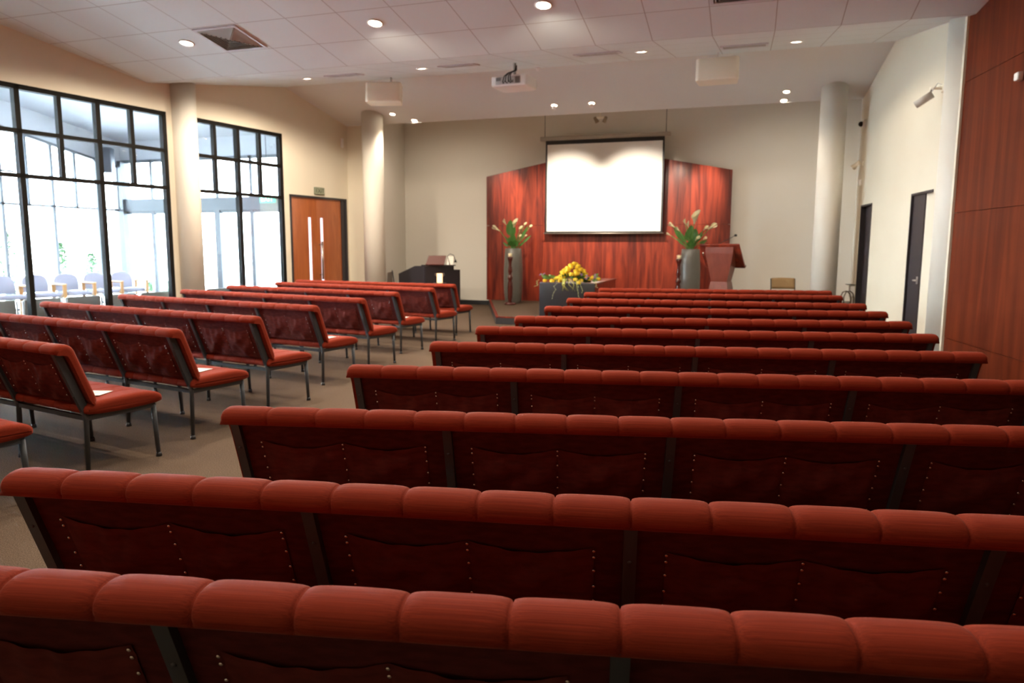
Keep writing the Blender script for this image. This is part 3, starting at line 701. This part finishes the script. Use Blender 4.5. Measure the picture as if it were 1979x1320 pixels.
for i in range(9):
    x = rn.uniform(-.06, .24); mb = MB(); b = Vector((x, -.30, .08)); q = [b, b+Vector((rn.uniform(-.04, .04), -.05, .0)), b+Vector((rn.uniform(-.07, .07), -.07, -.10)), b+Vector((rn.uniform(-.12, .12), -.07, -.22))]
    mb.tube([tuple(p) for p in q], [.003, .006, .005, .001], 5); mb.build('grass_blade', ylf, t)
for sx, ln in ((-.18, .34), (-.52, .12), (.24, .34), (.30, .22), (.56, .12)):
    mb = MB(); pts = [(sx, -.32, .05)]+[(sx+rn.uniform(-.03, .03)+(-.05 if sx < 0 else .03)*k/6, -.345, .05-ln*k/6) for k in range(1, 7)]
    mb.tube(pts, .0025, 6)
    for p in pts: mb.sphere(p, .007, 5)
    mb.build('trailing_stem', mat('pale_bud', (.5, .55, .25), .5), t)
purp = mat('mauve_petal', (.30, .14, .28), .6)
for i in range(9):
    mb = MB(); c = (rn.choice([-.5, -.42, .3, .36, .52])+rn.uniform(-.04, .04), rn.uniform(-.25, -.1), rn.uniform(.08, .16)); 
    for k in range(5): mb.sphere((c[0]+rn.uniform(-.02, .02), c[1]+rn.uniform(-.02, .02), c[2]+rn.uniform(-.02, .02)), .012, 5)
    mb.build('mauve_sprig', purp, t)

# lectern
t = thing('lectern', 'red brown timber lectern with sloping top and microphone', 'lectern', (-.50, 14.6, ZS), math.radians(-20))
def frus(mb, a, b, M=None):   # a, b: (half width, y0, y1, z)
    V = []
    for h, y0, y1, z in (a, b): V += [(-h, y0, z), (h, y0, z), (h, y1, z), (-h, y1, z)]
    mb.add(V, [(0, 3, 2, 1), (4, 5, 6, 7), (0, 1, 5, 4), (1, 2, 6, 5), (2, 3, 7, 6), (3, 0, 4, 7)], False, M)
mb = MB(); frus(mb, (.27, -.22, .22, 0), (.165, -.11, .13, .66)); mb.build('plinth', lectw, t)
mb = MB(); frus(mb, (.155, -.10, .12, .66), (.275, -.15, .16, 1.20)); mb.add([(-.275, -.15, 1.20), (.275, -.15, 1.20), (.275, .16, 1.20), (-.275, .16, 1.20), (-.275, -.15, 1.34), (.275, -.15, 1.34)], [(0, 1, 5, 4), (4, 5, 2, 3), (0, 4, 3), (1, 2, 5)]); mb.build('column_body', lectw, t)
M = Matrix.Translation((0, -.17, 1.375)) @ Matrix.Rotation(math.radians(-50), 4, 'X')
mb = MB(); mb.rbox(-.395, .395, 0, .58, -.02, .015, .005, 2, M); mb.build('sloping_top', mahog, t)
mb = MB(); mb.box(-.395, .395, .56, .58, .015, .05, M); mb.build('book_ledge', mahog, t)
mb = MB(); mb.tube([(-.08, .0, 1.36), (.0, .0, 1.42), (.12, -.02, 1.47), (.25, -.05, 1.53)], .006, 8); mb.sphere((.27, -.05, 1.54), .024, 8, (1.3, 1, 1)); mb.build('microphone', black, t)
mb = MB(); mb.tube([(-.32, -.14, 1.16), (-.32, -.15, 1.22)], .014, 10); mb.build('light_clip', chrome, t)

# tan chair right of the stage
def sidechair(loc, rz, lab, fabm, fr, name='side_chair'):
    t = thing(name, lab, 'chair', loc, rz)
    mb = MB(); mb.rbox(-.23, .23, -.20, .22, .42, .47, .02, 3); mb.build('seat', fabm, t)
    V = []; nx = 10
    for k in range(5):
        for i in range(nx+1):
            u = i/nx*2-1; V.append((u*.225, .235+.05*(k/4)+.03*(1-u*u), .62+.22*k/4+.008*(1-u*u)*(1 if k == 4 else 0)))
    mb = MB(); nn = len(V); V2 = V+[(a, b-.03, c) for a, b, c in V]
    F = [(k*(nx+1)+i, k*(nx+1)+i+1, (k+1)*(nx+1)+i+1, (k+1)*(nx+1)+i) for k in range(4) for i in range(nx)]
    F2 = [tuple(nn+q for q in f[::-1]) for f in F]
    rim = [i for i in range(nx+1)]+[k*(nx+1)+nx for k in range(1, 5)]+[4*(nx+1)+i for i in range(nx-1, -1, -1)]+[k*(nx+1) for k in range(3, 0, -1)]
    F3 = [(rim[i], rim[(i+1) % len(rim)], nn+rim[(i+1) % len(rim)], nn+rim[i]) for i in range(len(rim))]
    mb.add(V2, F+F2+F3, True); mb.build('backrest', fabm, t)
    for s in (-1, 1):
        mb = MB(); mb.tube([(s*.235, -.21, .01), (s*.235, -.20, .43)], .011, 8); mb.build('leg', fr, t)
        mb = MB(); mb.tube([(s*.235, .27, .01), (s*.235, .20, .44), (s*.235, .235, .60), (s*.235, .29, .83)], .011, 8); mb.build('leg', fr, t)
        mb = MB(); mb.tube([(s*.235, -.20, .425), (s*.235, .21, .425)], .010, 8); mb.build('seat_rail', fr, t)
    return t
sidechair((.72, 15.75, 0), math.radians(8), 'tan upholstered chair standing against wall right of stage', tan, black)
sidechair((1.68, 14.75, 0), math.radians(75), 'taupe stacking chair half hidden behind the right stage column', taupe, black, 'stacking_chair')
# walking trolley / bent tube frame and wall box beside the door
t = thing('tubular_trolley', 'bent dark tubular frame standing beside the right column', 'trolley', (1.63, 13.75, 0))
for dx in (0, .06):
    mb = MB(); mb.tube([(-.09+dx, dx, .02), (-.09+dx, dx, .62), (-.06+dx, dx, .70), (0+dx, dx, .72), (.05+dx, dx, .68), (.07+dx, dx, .60), (.07+dx, dx, .02)], .010, 8); mb.build('tube_frame', mat('worn_bronze_tube', (.10, .075, .05), .4, .6), t)
mb = MB(); mb.tube([(-.09, 0, .3), (.07, .0, .3)], .008, 8); mb.build('cross_bar', black, t)
t = thing('wall_dispenser', 'small white box with shelf on right wall by the farther door', 'box')
mb = MB(); mb.rbox(3.98, 4.10, 0, .08, .60, .80, .01, 2, MR); mb.build('casing', white, t)
mb = MB(); mb.box(3.96, 4.20, 0, .12, .805, .815, MR); mb.build('shelf', taupe, t)

# organ (turned, its long side towards the window wall)
A = Vector((-6.97, 15.0, 0)); M0 = frame(A, (.58, .81)); 
t = thing('organ_console', 'black organ console with sloping side left of the stage', 'organ', (0, 0, 0))
mb = MB(); mb.prism([(0, 0), (0, 1.03), (.42, 1.02), (1.22, .82), (1.22, 0)], 0, .03, 'x', M0); mb.build('side_panel', mat('bluish_black_laminate', (.035, .032, .048), .45), t)
mb = MB(); mb.prism([(0.01, 0), (0.01, 1.02), (.41, 1.01), (1.20, .80), (1.20, 0)], .03, .80, 'x', M0); mb.build('console_body', blackm, t)
mb = MB(); mb.prism([(0.01, 0), (0.01, .93), (.41, .93), (1.20, .76), (1.20, 0)], .80, .97, 'x', M0); mb.build('end_cheek', blackm, t)
mb = MB(); mb.box(.12, .84, .0, .34, 1.022, 1.045, M0); mb.build('top_shelf', blackm, t)
Ms = frame((-6.93, 14.98, 1.05), (.93, .36))
t = thing('sheet_music_stand', 'red brown sloping music rest on top of the organ', 'music stand')
mb = MB(); V = [(0, .0, 0), (.42, .0, 0), (.47, .12, .21), (.07, .12, .21), (0, .02, 0), (.42, .02, 0), (.47, .14, .21), (.07, .14, .21)]
mb.add(V, [(0, 1, 2, 3), (7, 6, 5, 4), (0, 4, 5, 1), (1, 5, 6, 2), (2, 6, 7, 3), (3, 7, 4, 0)], False, Ms @ Matrix.Translation((.0, .12, 0))); mb.build('rest_board', mat('brown_board', (.11, .028, .018), .5), t)
mb = MB(); mb.box(.0, .42, .09, .14, -.004, .012, Ms); mb.build('ledge', darkw, t)
mb = MB(); mb.add([(.485, .02, .0), (.62, .02, .0), (.64, .12, .19), (.50, .12, .19)], [(0, 1, 2, 3)], False, Ms @ Matrix.Translation((0, .12, 0))); o = mb.build('sheet_music', paper, None, label='white sheet music beside the music rest on organ', cat='sheet music')
so = o.modifiers.new('thick', 'SOLIDIFY'); so.thickness = .004
t = thing('reading_lamp', 'small dark gooseneck lamp on right end of organ', 'lamp')
mb = MB(); mb.tube([(.55, .10, .0), (.50, .12, .20), (.56, .10, .25), (.64, .06, .22), (.68, .04, .10)], .007, 8, Ms); mb.build('gooseneck', black, t)
mb = MB(); mb.lathe([(.015, .03), (.035, -.03), (.03, -.03)], 14, M=Ms @ Matrix.Translation((.68, .04, .09))); mb.build('lamp_shade', black, t)
# lantern on a small black stand in front of the organ
t = thing('plant_stand', 'small black stand in front of organ carrying the glowing glass', 'stand', (-6.30, 14.35, 0))
mb = MB(); mb.lathe([(.14, .67), (.14, .69), (.0001, .69)], 24); mb.build('stand_top', black, t)
for k in range(3):
    a = k*2.094; mb = MB(); mb.tube([(.15*math.cos(a), .15*math.sin(a), 0), (.09*math.cos(a), .09*math.sin(a), .67)], .010, 8); mb.build('leg', black, t)
t = thing('glass_lantern', 'small glowing glass jar with handles in front of the organ', 'lantern', (-6.30, 14.35, .69))
mb = MB(); mb.lathe([(.055, 0), (.06, .02), (.058, .17), (.062, .20), (.055, .20), (.05, .03), (.0001, .02)], 24); mb.build('glass_jar', glow, t)
for s in (-1, 1):
    mb = MB(); mb.tube([(s*.06, 0, .19), (s*.10, 0, .20), (s*.11, 0, .17), (s*.06, 0, .14)], .007, 8); mb.build('handle', chrome, t)
# folded music stand leaning by the left column
t = thing('folded_music_stand', 'dark folded stand leaning on wall beside the left column', 'stand', (-7.55, 14.6, 0))
mb = MB(); mb.tube([(.14, 0, 0), (-.03, .04, .93)], .014, 8); mb.build('pole', black, t)
mb = MB(); mb.add([(-.17, .05, .62), (-.02, .04, .62), (-.04, .05, .90), (-.15, .06, .88)], [(0, 1, 2, 3)]); o = mb.build('folded_desk', taupe, t); so = o.modifiers.new('s', 'SOLIDIFY'); so.thickness = .01

# ------------------------------------------------------------------ fittings on the walls
def Rw(p): return MR @ Vector(p)
t = thing('wall_spotlight', 'long white cylindrical spotlight on an arm at upper right pillar', 'spotlight')
b = Vector((2.14, 10.45, 3.42))
mb = MB(); mb.tube([(2.20, 10.35, 3.40), (2.02, 10.35, 3.40)], .018, 10); mb.rbox(2.15, 2.20, 10.30, 10.40, 3.35, 3.45, .01, 2); mb.build('wall_arm', creamp, t)
mb = MB(); mb.tube([(2.04, 10.35, 3.40), (2.02, 10.35, 3.32)], .012, 8); mb.build('swivel', chrome, t)
mb = MB(); mb.tube([(2.05, 10.33, 3.33), (1.88, 10.40, 3.22)], .045, 18); mb.build('lamp_barrel', mat('warm_grey_enamel', (.5, .45, .38), .4), t)
mb = MB(); mb.tube([(2.18, 10.35, 3.43), (2.10, 10.34, 3.46), (2.04, 10.33, 3.36)], .005, 6); mb.build('cable', chrome, t)
t = thing('smoke_detector', 'small black and white round detector high on right wall', 'sensor')
c = Rw((4.0, .0, 3.60)); mb = MB(); mb.lathe([(.07, 0), (.07, .03), (.05, .05)], 20, M=MR @ Matrix.Translation((4.0, 0, 3.6)) @ Matrix.Rotation(-PI/2, 4, 'X')); mb.build('base', white, t)
mb = MB(); mb.sphere((0, .07, 0), .045, 8, M=MR @ Matrix.Translation((4.0, 0, 3.6))); mb.build('sensor_head', black, t)
t = thing('small_wall_spotlight', 'small cream spotlight half way up the right wall', 'spotlight')
mb = MB(); M = MR @ Matrix.Translation((3.95, 0, 2.92)); mb.tube([(0, 0, 0), (0, .08, 0)], .010, 8, M); mb.lathe([(.04, 0), (.04, .015)], 16, M=M @ Matrix.Rotation(-PI/2, 4, 'X')); mb.build('bracket', creamp, t)
mb = MB(); mb.tube([(-.02, .07, .03), (.05, .16, -.06)], [.03, .05], 16, M); mb.build('lamp_head', creamp, t)
t = thing('wall_sensor', 'tiny white box below the small spotlight on right wall', 'sensor')
mb = MB(); mb.rbox(3.98, 4.08, 0, .04, 2.55, 2.65, .008, 2, MR); mb.build('casing', white, t)
t = thing('wall_chime', 'slim white box high on the wall right of the double doors', 'sensor')
mb = MB(); mb.rbox(4.33, 4.40, -.035, -.001, 3.60, 3.80, .008, 2, ML); mb.build('casing', white, t)
t = thing('wall_light', 'small white fitting on the timber wall at the right picture edge', 'light')
mb = MB(); mb.rbox(1.36, 1.44, -.06, 0, 3.08, 3.16, .015, 3, MW); mb.build('casing', white, t)

# ------------------------------------------------------------------ lobby beyond the glass
def zl_(y): return 4.48-.156*(y-12.49)
mb = MB(); mb.box(-15.6, -9.0, 3.0, 15.1, -.14, -.02); struct(mb, 'floor', mat('lobby_carpet', (.10, .10, .11), .9))
slab([(-15.6, 3, zl_(3)), (-10.62, 3, zl_(3)), (-8.63, 15.1, zl_(15.1)), (-15.6, 15.1, zl_(15.1))], 'ceiling', lobbym)
mb = MB(); mb.box(-15.6, -10.3, 3.0, 3.1, 0, 6.2); struct(mb, 'wall_lobby', lobbym)
# far glazed side wall (x = -15.5): raked head, mullions, panes, bulkhead above
hz = lambda y: 3.89-.178*(y-12.46)
mb = MB(); mb.prism([(3.0, hz(3)), (15.1, hz(15.1)), (15.1, zl_(15.1)), (3.0, zl_(3))], -15.56, -15.46, 'x'); struct(mb, 'wall_lobby', lobbym)
ys = [3.1+.62*k for k in range(20)]; ys = [y for y in ys if y < 14.9]+[14.95]
mb = MB()
for i, y in enumerate(ys): mb.box(-15.54, -15.46, y-.033, y+.033, 2.34 if i % 2 else 0, hz(y)+.02)
mb.box(-15.54, -15.46, 3.1, 15.0, 2.34, 2.39); mb.box(-15.54, -15.46, 3.1, 15.0, 0, .06); mb.box(-15.54, -15.46, 3.1, 12.1, 3.05, 3.09)
mb.prism([(3.1, hz(3.1)-.03), (15.0, hz(15)-.03), (15.0, hz(15)+.03), (3.1, hz(3.1)+.03)], -15.54, -15.45, 'x')
w = struct(mb, 'window_3', lobbyframe)
for i in range(len(ys)-1):
    g = MB(); a, b = ys[i], ys[i+1]; g.prism([(a, .06), (b, .06), (b, hz(b)-.03), (a, hz(a)-.03)], -15.505, -15.495, 'x'); g.build('pane', gl, w)
# end wall with beam and entrance doors (y = 15)
mb = MB(); mb.prism([(-15.6, 3.56), (-8.3, 3.62), (-8.3, zl_(15)), (-15.6, zl_(15))], 15.0, 15.1, 'y'); struct(mb, 'wall_lobby', lobbym)
mb = MB(); mb.box(-15.6, -8.5, 14.92, 15.12, 2.33, 2.64); struct(mb, 'trim_3', mat('blue_grey_beam', (.10, .115, .135), .6))
mb = MB(); mb.box(-15.62, -15.34, 14.86, 15.14, 0, 3.6)
px_ = [-14.5, -13.5, -12.5, -11.5, -10.4, -9.3]
for x in px_: mb.box(x-.035, x+.035, 14.97, 15.05, 2.6, 3.62); mb.box(x-.05, x+.05, 14.96, 15.06, 0, 2.34)
for x in (-12.5,): mb.box(x-.08, x+.08, 14.94, 15.08, 0, 2.34)
mb.box(-15.5, -8.6, 14.97, 15.05, 2.27, 2.34); mb.box(-15.5, -8.6, 14.97, 15.05, 3.55, 3.62); mb.box(-15.5, -8.6, 14.97, 15.05, 0, .09)
w = struct(mb, 'window_4', lobbyframe)
pxs = [-15.4]+px_+[-8.6]
for i in range(len(pxs)-1):
    g = MB(); g.box(pxs[i]+.04, pxs[i+1]-.04, 15.005, 15.015, 2.64, 3.56); g.build('pane', gl, w)
    g = MB(); g.box(pxs[i]+.05, pxs[i+1]-.05, 15.005, 15.015, .09, 2.27); g.build('pane', gl, w)
# lobby exit sign
t = thing('lobby_exit_sign', 'lit green EXIT sign hanging in the lobby, seen through the window', 'sign', (-10.87, 14.75, 2.56))
mb = MB(); mb.rbox(-.21, .21, -.02, .02, -.085, .085, .006, 2); mb.build('sign_panel', exitg, t)
text('EXIT', .17, exitw, t, Matrix.Translation((0, -.023, 0)) @ Matrix.Rotation(PI/2, 4, 'X'))
mb = MB(); mb.tube([(0, 0, .085), (0, 0, zl_(14.75)-2.56)], .008, 6); mb.build('hanger', lobbyframe, t)
# dark loudspeaker high in the lobby corner
t = thing('lobby_speaker', 'dark speaker box high in lobby corner behind the glass', 'speaker', (-15.2, 14.3, 3.55), .5)
mb = MB(); mb.rbox(-.16, .16, -.15, .15, -.30, .30, .02, 2); mb.build('cabinet', mat('navy_black', (.03, .035, .05), .6), t)
mb = MB(); mb.box(-.25, -.16, -.03, .03, -.05, .05); mb.build('wall_bracket', black, t)
# armchairs
def armchair(loc, rz, lab):
    t = thing('lobby_armchair', lab, 'armchair', loc, rz, 'lilac armchairs in the lobby')
    mb = MB(); mb.rbox(-.26, .26, -.28, .24, .38, .47, .035, 3); mb.build('seat', lilac, t)
    pr = [(-.255, .50), (-.265, .66), (-.25, .76), (-.21, .83), (-.13, .87), (0, .885), (.13, .87), (.21, .83), (.25, .76), (.265, .66), (.255, .50)]
    mb = MB(); mb.prism(pr, .20, .27, 'y', Matrix.Translation((0, -.0, 0)) @ Matrix.Rotation(math.radians(-6), 4, 'X')); o = mb.build('backrest', lilac, t); bv = o.modifiers.new('b', 'BEVEL'); bv.width = .02; bv.segments = 2
    for s in (-1, 1):
        mb = MB(); mb.rbox(s*.31-.03, s*.31+.03, -.30, .24, .62, .65, .01, 2); mb.build('armrest', pine, t)
        mb = MB(); mb.box(s*.31-.02, s*.31+.02, -.29, -.24, 0, .62); mb.build('leg', pine, t)
        mb = MB(); mb.box(s*.31-.02, s*.31+.02, .18, .23, 0, .62); mb.build('leg', pine, t)
        mb = MB(); mb.box(s*.31-.015, s*.31+.015, -.24, .18, .36, .41); mb.build('side_rail', pine, t)
for i, y in enumerate((10.10, 10.88, 11.64, 12.40, 13.16, 13.92)):
    armchair((-14.35, y, -.02), math.radians(76), ['lilac lobby armchair mostly outside the left picture edge', 'lilac lobby armchair at the left picture edge, wooden arms', 'lilac lobby armchair just right of the leftmost dark mullion', 'middle lilac lobby armchair between the two dark mullions', 'lilac lobby armchair just left of the second dark mullion', 'lilac lobby armchair farthest right, beside entrance doors'][i])
# low grey chairs with their backs to the glass
def lobbychair(tpos, lab):
    p = LW(tpos)+Vector((-dL.y, dL.x, 0))*.45
    t = thing('lobby_chair', lab, 'chair', (p.x, p.y, -.02), math.atan2(dL.y, dL.x), 'taupe chairs backing onto the glass')
    t.rotation_euler = (0, 0, math.atan2(dL.y, dL.x)+PI*0)
    mb = MB(); mb.rbox(-.26, .26, -.24, -.18, .42, .70, .02, 3); mb.build('backrest', taupe, t)
    mb = MB(); mb.rbox(-.26, .26, -.20, .28, .36, .44, .025, 3); mb.build('seat', taupe, t)
    for s in (-1, 1):
        mb = MB(); mb.tube([(s*.28, -.22, .0), (s*.28, -.22, .68)], .012, 8); mb.build('leg', chrome, t)
        mb = MB(); mb.tube([(s*.28, .25, .0), (s*.28, .25, .38)], .012, 8); mb.build('leg', chrome, t)
for i, tt in enumerate((-3.35, -2.72, -2.08, -1.46, -.84, -.22, .42, 1.1, 1.75)):
    lobbychair(tt, 'taupe lobby chair with its back to the glass, %s from the left' % ['first', 'second', 'third', 'fourth', 'fifth', 'sixth', 'seventh', 'eighth', 'ninth'][i])
for x, y in ((-12.5, 9.5), (-13.6, 11.4), (-12.0, 12.8), (-13.9, 13.4)):
    t = thing('lobby_downlight', 'small downlight in lobby ceiling seen through the upper panes', 'light', (x, y, zl_(y)), 0, 'lobby ceiling downlights'); t.rotation_euler = (-.155, 0, 0)
    mb = MB(); mb.lathe([(.09, -.002), (.10, -.012), (.08, -.012), (.0001, -.008)], 20); mb.build('lamp_face', bulb, t)
# outside
mb = MB(); mb.box(-60, -15.6, -20, 60, -.2, -.04); struct(mb, 'ground', pave)
mb = MB(); mb.box(-15.6, 20, 15.15, 60, -.2, -.04)
def shrub(x, y, h, r, lab, n=900, col=None):
    t = thing('garden_shrub', lab, 'shrub', (x, y, -.04)); rn = random.Random(int(x*10+y))
    mb = MB(); mb.tube([(0, 0, 0), (.02, 0, h*.8)], [.03, .012], 6); mb.build('trunk', taupe, t)
    V = []; F = []
    for i in range(n):
        v = rn.random(); a = rn.uniform(0, 6.28); rr = r*math.sqrt(rn.random())*(math.sin(PI*min(1, v*.9+.08))**.6)
        c = Vector((rr*math.cos(a), rr*math.sin(a), .08+v*(h-.1))); d = Vector((rn.uniform(-1, 1), rn.uniform(-1, 1), rn.uniform(-.2, 1))).normalized()*.045; s = d.orthogonal().normalized()*.018
        k = len(V); V += [tuple(c-d), tuple(c+s), tuple(c+d), tuple(c-s)]; F.append((k, k+1, k+2, k+3))
    mb = MB(); mb.add(V, F); mb.build('foliage', shrubm, t)
shrub(-18, 15.25, 1.6, .22, 'slim dark green conifer outside behind lobby chairs')
shrub(-18, 16.2, 1.3, .24, 'second slim conifer outside, right of the first')
shrub(-18, 13.7, 1.9, .25, 'sparse pale shrub outside at far left')
shrub(-19, 18.6, .55, .6, 'low bushy green shrub outside the entrance doors', 1600)
shrub(-17.5, 18.2, .45, .5, 'low green shrub outside, right of the bushy one', 1300)
